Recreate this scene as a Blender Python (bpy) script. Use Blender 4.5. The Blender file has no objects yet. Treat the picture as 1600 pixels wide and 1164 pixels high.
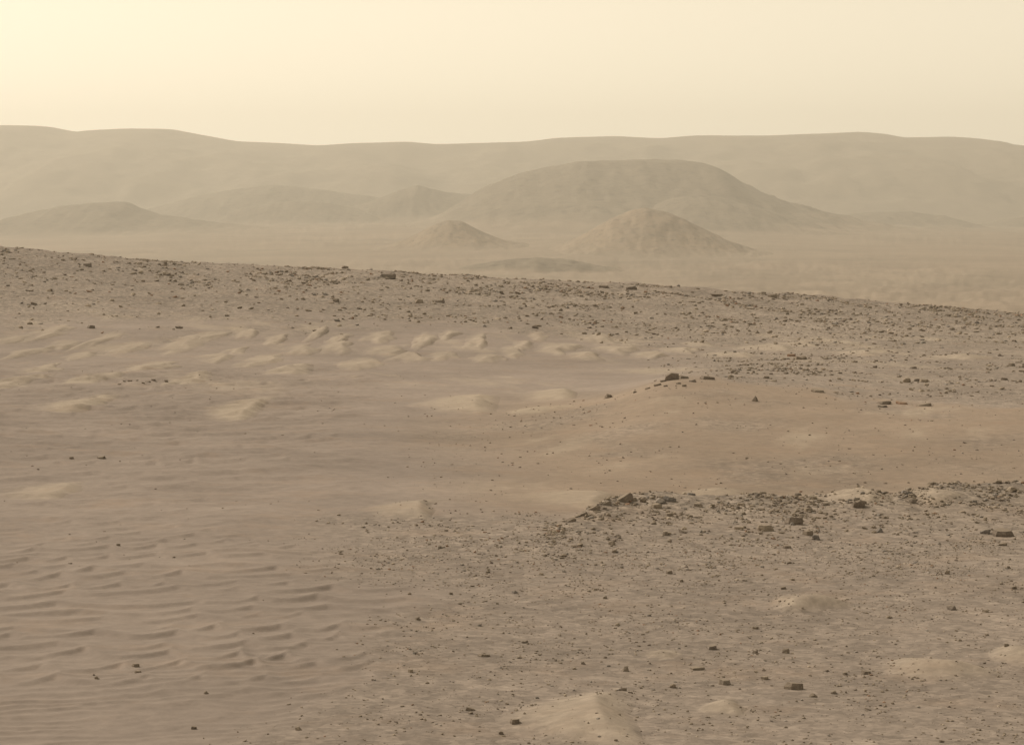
import bpy, bmesh, math, random
import numpy as np

# ------------------------------------------------------------------ camera, sky, sun
sc = bpy.context.scene
F = 3764.0            # focal length in photograph pixels (1600 wide)
Y0 = 345.0            # eye-level row
W, H = 1600.0, 1164.0
cam = bpy.data.cameras.new("camera")
cam.sensor_fit = 'HORIZONTAL'
cam.sensor_width = 36.0
cam.lens = 36.0 * F / W
cam.shift_y = -(H / 2 - Y0) / W
cam.clip_start = 0.5
cam.clip_end = 60000
cam_o = bpy.data.objects.new("camera", cam)
sc.collection.objects.link(cam_o)
cam_o.rotation_euler = (math.pi / 2, 0, 0)
sc.camera = cam_o

SUN_EL = math.radians(40)
SUN_AZ = math.radians(-50)      # from the viewing direction (+Y) towards -X
world = bpy.data.worlds.new("World")
sc.world = world
world.use_nodes = True
nt = world.node_tree
nt.nodes.clear()
sky = nt.nodes.new('ShaderNodeTexSky')
sky.sky_type = 'NISHITA'
sky.sun_disc = False
sky.sun_elevation = SUN_EL
sky.sun_rotation = SUN_AZ
sky.altitude = 0
sky.air_density = 0.7
sky.dust_density = 0.6
sky.ozone_density = 0.0
bw = nt.nodes.new('ShaderNodeRGBToBW')
tint = nt.nodes.new('ShaderNodeMix')
tint.data_type = 'RGBA'
tint.blend_type = 'MULTIPLY'
tint.inputs[0].default_value = 1.0
tint.inputs[7].default_value = (2.24, 1.99, 1.52, 1)    # dust-coloured air
bg = nt.nodes.new('ShaderNodeBackground')
bg.inputs['Strength'].default_value = 0.13
wo = nt.nodes.new('ShaderNodeOutputWorld')
nt.links.new(sky.outputs[0], bw.inputs[0])
pw = nt.nodes.new('ShaderNodeMath')
pw.operation = 'POWER'
pw.inputs[1].default_value = 0.75          # thick dust evens the sky out
nt.links.new(bw.outputs[0], pw.inputs[0])
nt.links.new(pw.outputs[0], tint.inputs[6])
nt.links.new(tint.outputs[2], bg.inputs['Color'])
nt.links.new(bg.outputs[0], wo.inputs['Surface'])

sl = bpy.data.lights.new("sun", 'SUN')
sl.energy = 3.7
sl.angle = math.radians(4)
sl.color = (1.0, 0.90, 0.76)
sun = bpy.data.objects.new("sun", sl)
sc.collection.objects.link(sun)
sd = np.array([math.sin(SUN_AZ) * math.cos(SUN_EL), math.cos(SUN_AZ) * math.cos(SUN_EL), math.sin(SUN_EL)])
from mathutils import Vector
sun.rotation_euler = Vector(sd).to_track_quat('Z', 'Y').to_euler()
sun.location = (0, 0, 40)

vs = sc.view_settings
vs.view_transform = 'Standard'
vs.look = 'None'
vs.gamma = 1.0
vs.use_curve_mapping = False
vs.exposure = 0.12
sc.cycles.max_bounces = 4
sc.cycles.diffuse_bounces = 2
sc.cycles.volume_bounces = 0
sc.cycles.use_denoising = True
sc.cycles.use_adaptive_sampling = False
HAZE = 1.12e-4

rnd = random.Random(7)
rng = np.random.default_rng(11)
COL = sc.collection

# ------------------------------------------------------------------ numpy noise
def _hash(ix, iy, seed):
    h = (ix.astype(np.int64) * 374761393 + iy.astype(np.int64) * 668265263 + seed * 1442695041) & 0xffffffff
    h = ((h ^ (h >> 13)) * 1274126177) & 0xffffffff
    h = (h ^ (h >> 16)) & 0xffff
    return h / 65535.0

def noise(x, y, seed=0):
    """gradient noise, about -1..1"""
    ix = np.floor(x); iy = np.floor(y)
    fx = x - ix; fy = y - iy
    ux = fx * fx * fx * (fx * (fx * 6 - 15) + 10)
    uy = fy * fy * fy * (fy * (fy * 6 - 15) + 10)
    def g(dx, dy):
        a = _hash(ix + dx, iy + dy, seed) * (2 * np.pi)
        return np.cos(a) * (fx - dx) + np.sin(a) * (fy - dy)
    n0 = g(0, 0) * (1 - ux) + g(1, 0) * ux
    n1 = g(0, 1) * (1 - ux) + g(1, 1) * ux
    return (n0 * (1 - uy) + n1 * uy) * 1.5

def fbm(x, y, seed=0, octv=4, gain=0.5):
    s = 0; a = 1.0; t = 0
    for i in range(octv):
        s = s + a * noise(x * 2 ** i + 17.3 * i, y * 2 ** i - 9.1 * i, seed + i)
        t += a; a *= gain
    return s / t * 1.4

def sstep(a, b, x):
    t = np.clip((x - a) / (b - a), 0, 1)
    return t * t * (3 - 2 * t)

def gsmooth(a, s, axis=0):
    n = int(3 * s) + 1
    k = np.exp(-0.5 * (np.arange(-n, n + 1) / s) ** 2); k /= k.sum()
    pad = [(0, 0)] * a.ndim; pad[axis] = (n, n)
    p = np.pad(a, pad, mode='edge')
    return np.apply_along_axis(lambda v: np.convolve(v, k, mode='valid'), axis, p)

# ------------------------------------------------------------------ the lie of the land
YK = [12, 40, 60, 72, 85, 100, 112, 125, 140, 160, 190, 220, 250, 280, 300]
CK = {
    -500: [-8.6, -8.7, -8.9, -9.1, -9.3, -9.5, -9.6, -9.7, -9.8, -9.7, -9.0, -7.4, -5.4, -3.0, -1.6],
    0:    [-8.6, -8.7, -8.9, -9.1, -9.3, -9.5, -9.7, -9.85, -9.95, -10.0, -9.6, -8.35, -6.6, -4.4, -2.85],
    100:  [-8.6, -8.7, -8.9, -9.1, -9.3, -9.5, -9.7, -9.85, -9.95, -10.0, -9.7, -8.5, -6.9, -4.8, -3.6],
    250:  [-8.6, -8.7, -8.9, -9.1, -9.3, -9.5, -9.7, -9.85, -9.95, -10.0, -9.8, -8.75, -7.4, -5.6, -4.75],
    400:  [-8.6, -8.7, -8.9, -9.1, -9.3, -9.5, -9.7, -9.85, -9.95, -10.1, -9.9, -9.0, -7.8, -6.2, -5.3],
    530:  [-8.6, -8.7, -8.9, -9.1, -9.3, -9.5, -9.7, -9.85, -10.0, -10.15, -10.0, -9.2, -8.1, -6.7, -5.75],
    800:  [-8.6, -8.7, -8.95, -9.15, -9.4, -9.65, -9.8, -9.95, -10.1, -10.25, -10.2, -9.6, -8.8, -7.7, -7.0],
    880:  [-8.6, -8.7, -8.95, -9.2, -9.5, -9.6, -9.65, -9.65, -10.0, -10.3, -10.3, -9.8, -9.1, -8.1, -7.3],
    960:  [-8.6, -8.7, -8.95, -9.25, -9.6, -9.5, -9.3, -9.18, -9.9, -10.3, -10.4, -10.0, -9.3, -8.3, -7.55],
    1000: [-8.6, -8.7, -8.95, -9.25, -9.65, -9.45, -9.05, -8.65, -9.6, -10.25, -10.45, -10.1, -9.45, -8.45, -7.65],
    1040: [-8.6, -8.7, -8.95, -9.25, -9.7, -9.4, -8.85, -8.15, -9.1, -10.1, -10.45, -10.1, -9.55, -8.6, -7.85],
    1100: [-8.6, -8.7, -8.95, -9.25, -9.72, -9.35, -8.85, -8.22, -8.85, -9.8, -10.45, -10.25, -9.7, -8.9, -8.3],
    1200: [-8.6, -8.7, -8.95, -9.25, -9.75, -9.35, -9.0, -8.5, -8.9, -9.7, -10.45, -10.4, -10.0, -9.35, -8.9],
    1400: [-8.6, -8.7, -8.95, -9.25, -9.75, -9.35, -9.1, -8.95, -9.2, -9.7, -10.2, -10.4, -10.4, -10.3, -10.2],
    1600: [-8.6, -8.7, -8.95, -9.25, -9.7, -9.3, -9.15, -9.2, -9.4, -9.7, -10.1, -10.4, -10.8, -11.25, -11.5],
    2100: [-8.6, -8.7, -8.95, -9.25, -9.6, -9.3, -9.15, -9.2, -9.4, -9.7, -10.1, -10.6, -11.4, -12.4, -13.2],
}
YF = [325, 360, 420, 600, 900, 1500, 2200, 3000, 4000, 5000, 6000, 8000, 11000, 14000]
ZF = [None, None, -26, -44, -56, -60, -58, -54, -48, -40, -30, 0, 30, 40]
_pk = sorted(CK)
_lg = np.log(np.concatenate([np.geomspace(12, 320, 500), np.geomspace(322, 14000, 200)]))
_px = np.arange(-500, 2101, 10.0)
_cols = []
for p in _pk:
    z = list(CK[p]); zc = z[-1]
    zf = [zc - 1.2, zc - 6] + ZF[2:]
    ys = np.array(YK + YF, float); zs = np.array(z + zf, float)
    _cols.append(np.interp(np.exp(_lg), ys, zs))
_cols = np.array(_cols)
_grid = np.empty((len(_px), len(_lg)))
for j in range(len(_lg)):
    _grid[:, j] = np.interp(_px, _pk, _cols[:, j])
_grid = gsmooth(_grid, 2.2, 0)
_grid[:, :500] = gsmooth(_grid[:, :500], 5.0, 1)

def PX(X, Y):
    return 800 + F * X / np.maximum(Y, 5)

def table_z(X, Y):
    px = np.clip((PX(X, Y) + 500) / 10.0, 0, len(_px) - 1.001)
    ly = np.interp(np.log(np.clip(Y, 12.0, 13999)), _lg, np.arange(len(_lg)))
    ly = np.clip(ly, 0, len(_lg) - 1.001)
    i = px.astype(int); fi = px - i
    j = ly.astype(int); fj = ly - j
    return (_grid[i, j] * (1 - fi) + _grid[i + 1, j] * fi) * (1 - fj) + (_grid[i, j + 1] * (1 - fi) + _grid[i + 1, j + 1] * fi) * fj

# rocky ledge: crest line (px, py, Y)
LEDGE = [(600, 0.0, 69), (720, 0.06, 70.5), (800, 0.14, 71), (870, 0.24, 72), (910, 0.42, 73.5), (945, 0.62, 75), (972, 0.72, 76),
         (1040, 0.70, 77), (1120, 0.66, 77), (1200, 0.64, 77.5), (1300, 0.66, 78), (1400, 0.68, 78.5), (1480, 0.84, 79.5),
         (1600, 0.95, 80.5), (2100, 0.95, 81)]
_lp = np.array([l[0] for l in LEDGE]); _lh = np.array([l[1] for l in LEDGE]); _ly = np.array([l[2] for l in LEDGE])
def ledge(X, Y):
    px = PX(X, Y)
    h = np.interp(px, _lp, _lh); yc = np.interp(px, _lp, _ly)
    yc = yc + 0.9 * noise(X * 0.35, Y * 0 + 3.1, 5)
    h = h * (1 + 0.18 * noise(X * 0.5, Y * 0 + 9.7, 6))
    t = Y - yc
    f = np.where(t < 0, np.clip(1 + t / 10.0, 0, 1) ** 1.6, np.clip(1 - t / 4.5, 0, 1) ** 2)
    f = f * np.where(t < 0, 1 - 0.12 * np.exp(-((t + 4.5) / 1.2) ** 2), 1)
    return h * f, f * (h > 0.02), t

def masks(X, Y):
    """what the ground is made of: (ripple, gravel, warm)"""
    px = PX(X, Y)
    n1 = fbm(X * 0.06, Y * 0.03, 21, 3)
    n2 = fbm(X * 0.25, Y * 0.12, 22, 3)
    near = 1 - sstep(62, 72, Y + 5 * n2)
    edge = np.interp(Y, [30, 42, 46, 52, 58, 64, 72, 90, 120], [150, 420, 560, 640, 620, 500, 420, 520, 560])
    right = sstep(-110, 110, px - edge + 120 * n2)
    ripple = (1 - right) * (1 - sstep(150, 178, Y))
    # gravel: near right plain and ledge, bench on the right, far slope
    _, lf, lt = ledge(X, Y)
    g_near = right * near * 0.55
    g_band = sstep(430, 620, px + 90 * n2) * sstep(60, 65, Y + 2 * n2) * (1 - sstep(73, 77, Y)) * 0.65
    g_ledge = np.clip(lf * 1.6, 0, 1) * (lt < 0.4) * (px > 860)
    by = np.interp(px, [900, 1040, 1200, 1400, 1600], [150, 131, 124, 117, 116])
    g_bench = sstep(0, 8, Y - by + 13 * n2) * sstep(980, 1150, px) * 0.75
    far0 = np.interp(px, [0, 400, 800, 1100, 1600], [203, 206, 208, 190, 170])
    g_far = sstep(-8, 26, Y - far0 + 26 * n1 + 22 * n2)
    gravel = np.maximum.reduce([g_near, g_band, g_ledge, g_bench, g_far]) * (Y < 420)
    warm = sstep(560, 860, px + 120 * n1) * sstep(70, 84, Y) * (1 - sstep(124, 146, Y)) * (1 - np.clip(g_bench * 1.4 + g_far, 0, 1))
    return ripple, gravel, warm, g_far * (Y < 420), g_bench

def crests(X, Y, lam, w, arc, front, back, seed):
    """rows of scalloped sand crests: steep side towards -Y, long gentle back"""
    X = X + 0.5 * w * noise(X / (3 * w), Y / (4 * lam), seed + 5)
    Yw = Y + 0.55 * lam * fbm(X * 0.07 + 3, Y * 0.06, seed + 7, 2) - 0.06 * X
    n0 = np.floor(Yw / lam)
    best = np.zeros_like(X)
    for k in (-2, -1, 0, 1, 2):
        n = n0 + k
        r1 = _hash(n, n * 0 + 1, seed); r2 = _hash(n, n * 0 + 2, seed); r3 = _hash(n, n * 0 + 3, seed)
        wn = w * (0.7 + 0.7 * r1)
        sc_ = np.abs(np.sin(np.pi * (X / wn + 7 * r2 + 0.45 * noise(X / (1.7 * wn), n * 3.7, seed + 3))))
        yc = (n + 0.35 * (r3 - 0.5)) * lam + arc * (1 - sc_) * (0.5 + 0.8 * r2) + 0.4 * lam * noise(X / (3.5 * w), n * 5.3, seed + 9)
        a = np.clip(0.74 + 0.65 * noise(X / (1.5 * w), n * 2.9, seed + 11), 0.0, 1.15) * (0.75 + 0.35 * (1 - sc_))
        d = Yw - yc
        f = np.where(d < 0, np.clip(1 + d / front, 0, 1), np.clip(1 - d / back, 0, 1) ** 1.7)
        best = np.maximum(best, a * f)
    return best

def ripple_h(X, Y, m):
    h = np.zeros_like(X)
    s1 = (Y > 40) & (Y < 78) & (m > 0.01)
    h[s1] += crests(X[s1], Y[s1], 1.25, 1.6, 0.75, 0.32, 1.3, 301) * np.interp(Y[s1], [42, 45.5, 49, 67, 73, 78], [0.02, .06, .10, .10, .06, 0])
    s2 = (Y > 68) & (Y < 180) & (m > 0.01)
    h[s2] += crests(X[s2], Y[s2], 2.0, 2.4, 0.7, 0.6, 2.1, 331) * np.interp(Y[s2], [68, 78, 110, 165, 180], [0, .11, .19, .20, 0])
    ph2 = (Y - 0.32 * X + 0.35 * fbm(X * 0.6, Y * 0.6, 37, 2)) / 0.52
    h2 = (0.5 + 0.5 * np.cos(2 * np.pi * ph2)) ** 1.5 * np.interp(Y, [20, 40, 50, 58, 70], [0.035, 0.036, 0.020, 0.008, 0])
    h2 = h2 * np.clip(0.6 + fbm(X * 0.2, Y * 0.2, 38, 2), 0, 1)
    # broad swells in the sand sheet
    h3 = 0.11 * fbm(X * 0.10, Y * 0.07, 39, 3) * np.interp(Y, [20, 45, 90, 160], [0.6, 1, 1.6, 2.2])
    return m * (h + h2 + h3)

def ground_z(X, Y):
    X = np.asarray(X, float); Y = np.asarray(Y, float)
    z = table_z(X, Y)
    lh, lf, lt = ledge(X, Y)
    rp, gr, wm, gf, gb = masks(X, Y)
    z = z + lh + ripple_h(X, Y, rp)
    nearw = (Y < 420)
    z = z + nearw * 0.05 * fbm(X * 0.18, Y * 0.14, 41, 3)
    z = z + nearw * gr * (1 - gf) * (0.030 * fbm(X * 1.3, Y * 1.3, 43, 3) + 0.05 * lf * fbm(X * 1.1, Y * 1.1, 44, 3))
    z = z + gf * (0.22 * fbm(X * 0.10, Y * 0.05, 45, 4) + 0.10 * fbm(X * 0.5, Y * 0.35, 46, 3)) * sstep(205, 235, Y)
    z = z + gf * sstep(255, 285, Y) * 0.35 * fbm(X * 0.16, Y * 0.10, 47, 4)
    z = z + nearw * wm * 0.07 * fbm(X * 0.12, Y * 0.06, 48, 4)
    farw = sstep(600, 1300, Y)
    z = z + farw * 34 * np.exp(-((X - 300) / 800) ** 2 - ((Y - 5500) / 1500) ** 2)
    z = z + farw * 14 * np.exp(-((X + 700) / 600) ** 2 - ((Y - 5600) / 1300) ** 2)
    z = z + farw * 7 * np.exp(-((X - 60) / 260) ** 2 - ((Y - 3700) / 500) ** 2)
    k = np.clip(Y / 3000, 0.4, 1.1)
    z = z + farw * (3.6 * k * fbm(X / 330, Y / 420, 51, 5, 0.55) + 3.2 * fbm(X / 40, Y / 110, 53, 4, .6) * np.clip(.4 + 1.2 * fbm(X / 600, Y / 800, 57, 2), .1, 1.3))
    return z

def py_of(z, Y):
    return Y0 - F * z / Y

_ys = np.concatenate([np.arange(14, 130, 0.2), np.arange(130, 312, 0.5)])
def hit(px, py):
    """first ground point seen along a direction: depth Y"""
    X = (px - 800) / F * _ys
    p = py_of(ground_z(X, _ys), _ys)
    k = np.argmax(p <= py)
    if p[k] > py:
        k = int(np.argmin(p))
    return (px - 800) / F * _ys[k], _ys[k]

# ------------------------------------------------------------------ sand drifts (px, py, width px, depth m, height m, bend, lean, note)
DR = [
    (900, 1128, 230, 5.4, .42, .80, .70, "smooth crescent dune with a shaded hollow on its right flank"),
    (1128, 1108, 88, 1.7, .19, .35, .62, "small low sand drift beside pebbles in front of a flat dark rock"),
    (1460, 1052, 190, 2.8, .33, .2, .62, "long tapering sand drift on the pebbly plain"),
    (1590, 1026, 110, 2.2, .28, .2, .62, "rounded sand drift next to the long tapering drift"),
    (1255, 942, 120, 3.2, .42, .35, .70, "thin hooked sand ridge on the pebbly plain below the ledge"),
    (1035, 1022, 70, 1.2, .08, .2, .5, "faint flat sand patch among scattered pebbles"),
    (870, 781, 200, 6.5, .42, .25, .80, "smooth sand bank against the left end of the rocky ledge"),
    (625, 796, 135, 7.0, .30, .55, .75, "crescent dune on bare sand left of the gravel band"),
    (1115, 770, 120, 3.0, .20, .25, .6, "pale sand strip banked behind the rocky ledge"),
    (1320, 776, 130, 3.5, .24, -.4, .7, "bright sand wedge behind the rocky ledge"),
    (1440, 776, 110, 3.0, .18, -.4, .7, "narrow pale sand wedge tapering behind the ledge crest"),
    (715, 632, 150, 16, .55, .3, .7, "broad pale dune below the bare hill shoulder"),
    (852, 618, 105, 13, .42, .2, .75, "pale sand lobe tucked behind the hill shoulder"),
    (842, 640, 110, 6, .24, .1, .6, "bright thin sand lip in front of the pale lobe"),
    (372, 640, 95, 18, .36, .5, .72, "sharp-crested crescent dune in the sandy hollow"),
    (112, 632, 110, 16, .36, .4, .72, "hooked dune on the left of the sandy hollow"),
    (60, 770, 150, 7, .22, .3, .75, "low sand swell with fine ripples across its flank"),
]
hollow = [(70, 520, 55, 14), (155, 532, 42, 20), (128, 556, 50, 9), (280, 540, 62, 18), (44, 552, 55, 8), (62, 577, 60, 9), (380, 524, 34, 11),
          (368, 549, 38, 7), (404, 563, 56, 10), (492, 523, 26, 12), (466, 547, 70, 10), (562, 568, 54, 11), (590, 528, 56, 12),
          (604, 549, 66, 9), (664, 532, 30, 13), (700, 522, 24, 9), (742, 534, 44, 13), (792, 551, 66, 14), (838, 527, 42, 9),
          (866, 545, 66, 11), (906, 558, 58, 9), (932, 530, 48, 9), (962, 547, 60, 9), (1006, 556, 56, 9), (1060, 548, 70, 8), (1130, 556, 80, 8),
          (22, 530, 44, 8), (230, 572, 60, 8), (690, 556, 60, 9), (1190, 546, 80, 7), (1330, 552, 110, 7), (1480, 560, 120, 6),
          (96, 540, 50, 10), (200, 545, 46, 11), (322, 526, 44, 10), (330, 560, 58, 9), (430, 530, 40, 10), (520, 545, 48, 10), (530, 528, 36, 9), (636, 560, 52, 9),
          (760, 560, 50, 9), (816, 540, 40, 9), (20, 600, 60, 9), (150, 590, 66, 8), (300, 590, 60, 8), (450, 580, 60, 8), (1090, 538, 60, 7), (1240, 538, 70, 6)]
for (a, b, w, d) in hollow:
    DR.append((a, b, w, d, rnd.uniform(.16, .32), rnd.uniform(-.4, .8), rnd.uniform(.6, .8), None))
DL = []
for (a, b, w, d, h, bend, lean, note) in DR:
    X, Y = hit(a, b)
    DL.append((X, Y, w / F * Y / 2 * (rnd.uniform(1.1, 1.6) if note is None else 1.15), d / 2 * (rnd.uniform(1.4, 2.0) if note is None else 1.15), h * (1 if note is None else .62), bend, lean, note))

HEAD = {2: 45, 3: 30, 4: -72, 13: -80}
HEAD.update({i: random.Random(i).uniform(-55, 40) for i in range(17, len(DR))})      # degrees the steep flank is turned from the right
def drift_local(i, X, Y):
    cx, cy, hw, hd, h, bend, lean, note = DL[i]
    s = (X - cx) / hw; t = (Y - cy) / hd
    th = math.radians(HEAD.get(i, 0))
    s, t = math.cos(th) * s + math.sin(th) * t, -math.sin(th) * s + math.cos(th) * t
    wob = (1.0 if note is None else 0.4) * (0.34 * noise(X * 1.1 / hw, Y * 1.3 / hd, 60 + i) + 0.16 * noise(X * 2.7 / hw, Y * 3.1 / hd, 160 + i))
    s = s - bend * (t * t - 0.25) + wob
    t = t + wob * 0.7
    env = np.clip(1 - t * t, 0, 1) ** 1.2
    c = 2 * lean - 1
    w = 1 - 0.35 * np.abs(t)
    s2 = s / w
    a = np.clip((s2 + 1) / (c + 1), 0, 1); b = np.clip((1 - s2) / (1 - c), 0, 1)
    a = a ** 1.35
    prof = np.where(s2 < c, a, 0.45 * b + 0.55 * b * b * (3 - 2 * b))
    return env * prof

def drift_cov(X, Y):
    m = np.zeros_like(X)
    for i, d in enumerate(DL):
        sel = (np.abs(X - d[0]) < d[2] * 2.2) & (np.abs(Y - d[1]) < d[3] * 1.5)
        if sel.any():
            m[sel] = np.maximum(m[sel], sstep(0.0, 0.55, drift_local(i, X[sel], Y[sel])) * (0.55 if i in (6, 7, 0, 16, 8, 9, 10, 1, 2, 3, 4, 5) else (0.72 if DL[i][7] else 0.62)))
    return m

def full_z(X, Y):
    X = np.atleast_1d(np.asarray(X, float)); Y = np.atleast_1d(np.asarray(Y, float))
    z = ground_z(X, Y)
    zz = z.copy()
    for i, d in enumerate(DL):
        sel = (np.abs(X - d[0]) < d[2] * 2) & (np.abs(Y - d[1]) < d[3] * 1.3)
        if sel.any():
            zz[sel] = np.maximum(zz[sel], z[sel] - 0.03 + (d[4] + 0.03) * drift_local(i, X[sel], Y[sel]))
    return zz

def mix_attr(X, Y):
    rp, gr, wm, gf, gb = masks(X, Y)
    c = np.zeros((X.size, 4), np.float32)
    cov = drift_cov(X, Y)
    streak = sstep(0.05, 0.70, fbm(X * 0.16 + 0.03 * Y, Y * 0.045, 71, 5, 0.6)) * sstep(125, 160, Y) * (1 - sstep(205, 240, Y)) * 0.7
    wisp = sstep(0.22, 0.8, fbm(X * 0.30 - 0.10 * Y, Y * 0.10, 75, 4)) * wm * (Y < 118) * 0.55
    c[:, 0] = np.maximum.reduce([cov, streak, wisp])
    c[:, 1] = np.clip(np.maximum(gr, 0.55 * wm * (Y < 200) * sstep(-0.1, 0.6, fbm(X * 0.16, Y * 0.10, 77, 3))) * (1 - cov), 0, 1)
    farp = sstep(700, 1300, Y)
    c[:, 2] = np.clip(wm * 0.9 + farp * (0.45 + 0.9 * fbm(X / 500, Y / 650, 73, 4)) * (1 - sstep(4200, 6000, Y)), 0, 1)
    c[:, 3] = farp
    return c

# ------------------------------------------------------------------ materials
def new_mat(name):
    m = bpy.data.materials.new(name); m.use_nodes = True
    n = m.node_tree.nodes; l = m.node_tree.links
    n.clear()
    out = n.new('ShaderNodeOutputMaterial')
    b = n.new('ShaderNodeBsdfPrincipled')
    b.inputs['Roughness'].default_value = 0.95
    b.inputs['Specular IOR Level'].default_value = 0.08
    l.new(b.outputs[0], out.inputs['Surface'])
    return m, n, l, b

def rgb(n, c):
    r = n.new('ShaderNodeRGB'); r.outputs[0].default_value = (*c, 1); return r.outputs[0]

def mixc(n, l, fac, a, b, mode='MIX'):
    x = n.new('ShaderNodeMix'); x.data_type = 'RGBA'; x.blend_type = mode
    if isinstance(fac, (int, float)): x.inputs[0].default_value = fac
    else: l.new(fac, x.inputs[0])
    l.new(a, x.inputs[6]); l.new(b, x.inputs[7])
    return x.outputs[2]

def nz(n, l, vec, scale, detail=4, rough=0.55, lo=0.35, hi=0.65, a=0.0, b=1.0):
    t = n.new('ShaderNodeTexNoise'); t.inputs['Scale'].default_value = scale
    t.inputs['Detail'].default_value = detail; t.inputs['Roughness'].default_value = rough
    l.new(vec, t.inputs['Vector'])
    r = n.new('ShaderNodeMapRange'); r.inputs[1].default_value = lo; r.inputs[2].default_value = hi
    r.inputs[3].default_value = a; r.inputs[4].default_value = b
    l.new(t.outputs['Fac'], r.inputs[0])
    return r.outputs[0], t.outputs['Fac']

SAND = (0.249, 0.204, 0.174)
PALE = (0.352, 0.290, 0.226)
GREY = (0.226, 0.186, 0.153)
WARM = (0.262, 0.203, 0.155)
FARC = (0.245, 0.196, 0.150)

def ground_material():
    m, n, l, b = new_mat("dusty ground")
    geo = n.new('ShaderNodeNewGeometry'); vec = geo.outputs['Position']
    at = n.new('ShaderNodeAttribute'); at.attribute_name = 'mix'
    sep = n.new('ShaderNodeSeparateColor'); l.new(at.outputs['Color'], sep.inputs[0])
    c = rgb(n, SAND)
    c = mixc(n, l, at.outputs['Alpha'], c, rgb(n, FARC))
    c = mixc(n, l, sep.outputs[2], c, rgb(n, WARM))
    c = mixc(n, l, sep.outputs[1], c, rgb(n, GREY))
    c = mixc(n, l, sep.outputs[0], c, rgb(n, PALE))
    # pebbly speckle where there is gravel
    vo = n.new('ShaderNodeTexVoronoi'); vo.inputs['Scale'].default_value = 9.0; l.new(vec, vo.inputs['Vector'])
    hsv = n.new('ShaderNodeSeparateColor'); l.new(vo.outputs['Color'], hsv.inputs[0])
    mr = n.new('ShaderNodeMapRange'); mr.inputs[3].default_value = 0.74; mr.inputs[4].default_value = 1.26
    l.new(hsv.outputs[0], mr.inputs[0])
    vo2 = n.new('ShaderNodeTexVoronoi'); vo2.inputs['Scale'].default_value = 3.2; l.new(vec, vo2.inputs['Vector'])
    h2 = n.new('ShaderNodeSeparateColor'); l.new(vo2.outputs['Color'], h2.inputs[0])
    mr2 = n.new('ShaderNodeMapRange'); mr2.inputs[3].default_value = 0.72; mr2.inputs[4].default_value = 1.28
    l.new(h2.outputs[1], mr2.inputs[0])
    mu = n.new('ShaderNodeMath'); mu.operation = 'MULTIPLY'; l.new(mr.outputs[0], mu.inputs[0]); l.new(mr2.outputs[0], mu.inputs[1])
    one = n.new('ShaderNodeMix'); one.data_type = 'FLOAT'; one.inputs[2].default_value = 1.0
    l.new(sep.outputs[1], one.inputs[0]); l.new(mu.outputs[0], one.inputs[3])
    # dust mottling at several sizes
    v1, _ = nz(n, l, vec, 0.16, 5, 0.6, 0.30, 0.70, 0.88, 1.12)
    v2, _ = nz(n, l, vec, 2.3, 5, 0.65, 0.30, 0.70, 0.88, 1.12)
    v3, _ = nz(n, l, vec, 0.006, 8, 0.72, 0.30, 0.70, 0.80, 1.20)
    m1 = n.new('ShaderNodeMath'); m1.operation = 'MULTIPLY'; l.new(v1, m1.inputs[0]); l.new(v2, m1.inputs[1])
    m2 = n.new('ShaderNodeMath'); m2.operation = 'MULTIPLY'; l.new(m1.outputs[0], m2.inputs[0]); l.new(v3, m2.inputs[1])
    m3 = n.new('ShaderNodeMath'); m3.operation = 'MULTIPLY'; l.new(m2.outputs[0], m3.inputs[0]); l.new(one.outputs[0], m3.inputs[1])
    c = mixc(n, l, 1.0, c, m3.outputs[0], 'MULTIPLY')
    # faint ochre stains
    o1, _ = nz(n, l, vec, 0.35, 6, 0.7, 0.52, 0.75, 0.0, 0.30)
    c = mixc(n, l, o1, c, rgb(n, (0.297, 0.206, 0.142)))
    l.new(c, b.inputs['Base Color'])
    _, f1 = nz(n, l, vec, 7.0, 5, 0.65)
    bp = n.new('ShaderNodeBump'); bp.inputs['Strength'].default_value = 0.40; bp.inputs['Distance'].default_value = 0.03
    l.new(f1, bp.inputs['Height'])
    l.new(bp.outputs[0], b.inputs['Normal'])
    return m

def hill_material(name, c0, c1, c2, scale, apron=True):
    m, n, l, b = new_mat(name)
    geo = n.new('ShaderNodeNewGeometry'); vec = geo.outputs['Position']
    f, _ = nz(n, l, vec, scale, 6, 0.65, 0.36, 0.64)
    c = mixc(n, l, f, rgb(n, c0), rgb(n, c1))
    f2, _ = nz(n, l, vec, scale * 5, 8, 0.78, 0.50, 0.66, 0, 0.85)
    c = mixc(n, l, f2, c, rgb(n, c2))
    if apron:
        at = n.new('ShaderNodeAttribute'); at.attribute_name = 'mix'
        sp = n.new('ShaderNodeSeparateColor'); l.new(at.outputs['Color'], sp.inputs[0])
        foot = mixc(n, l, sp.outputs[2], rgb(n, FARC), rgb(n, WARM))
        v3, _ = nz(n, l, vec, 0.006, 6, 0.65, 0.30, 0.70, 0.86, 1.14)
        foot = mixc(n, l, 1.0, foot, v3, 'MULTIPLY')
        c = mixc(n, l, sp.outputs[0], c, foot)
    l.new(c, b.inputs['Base Color'])
    return m

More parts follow.
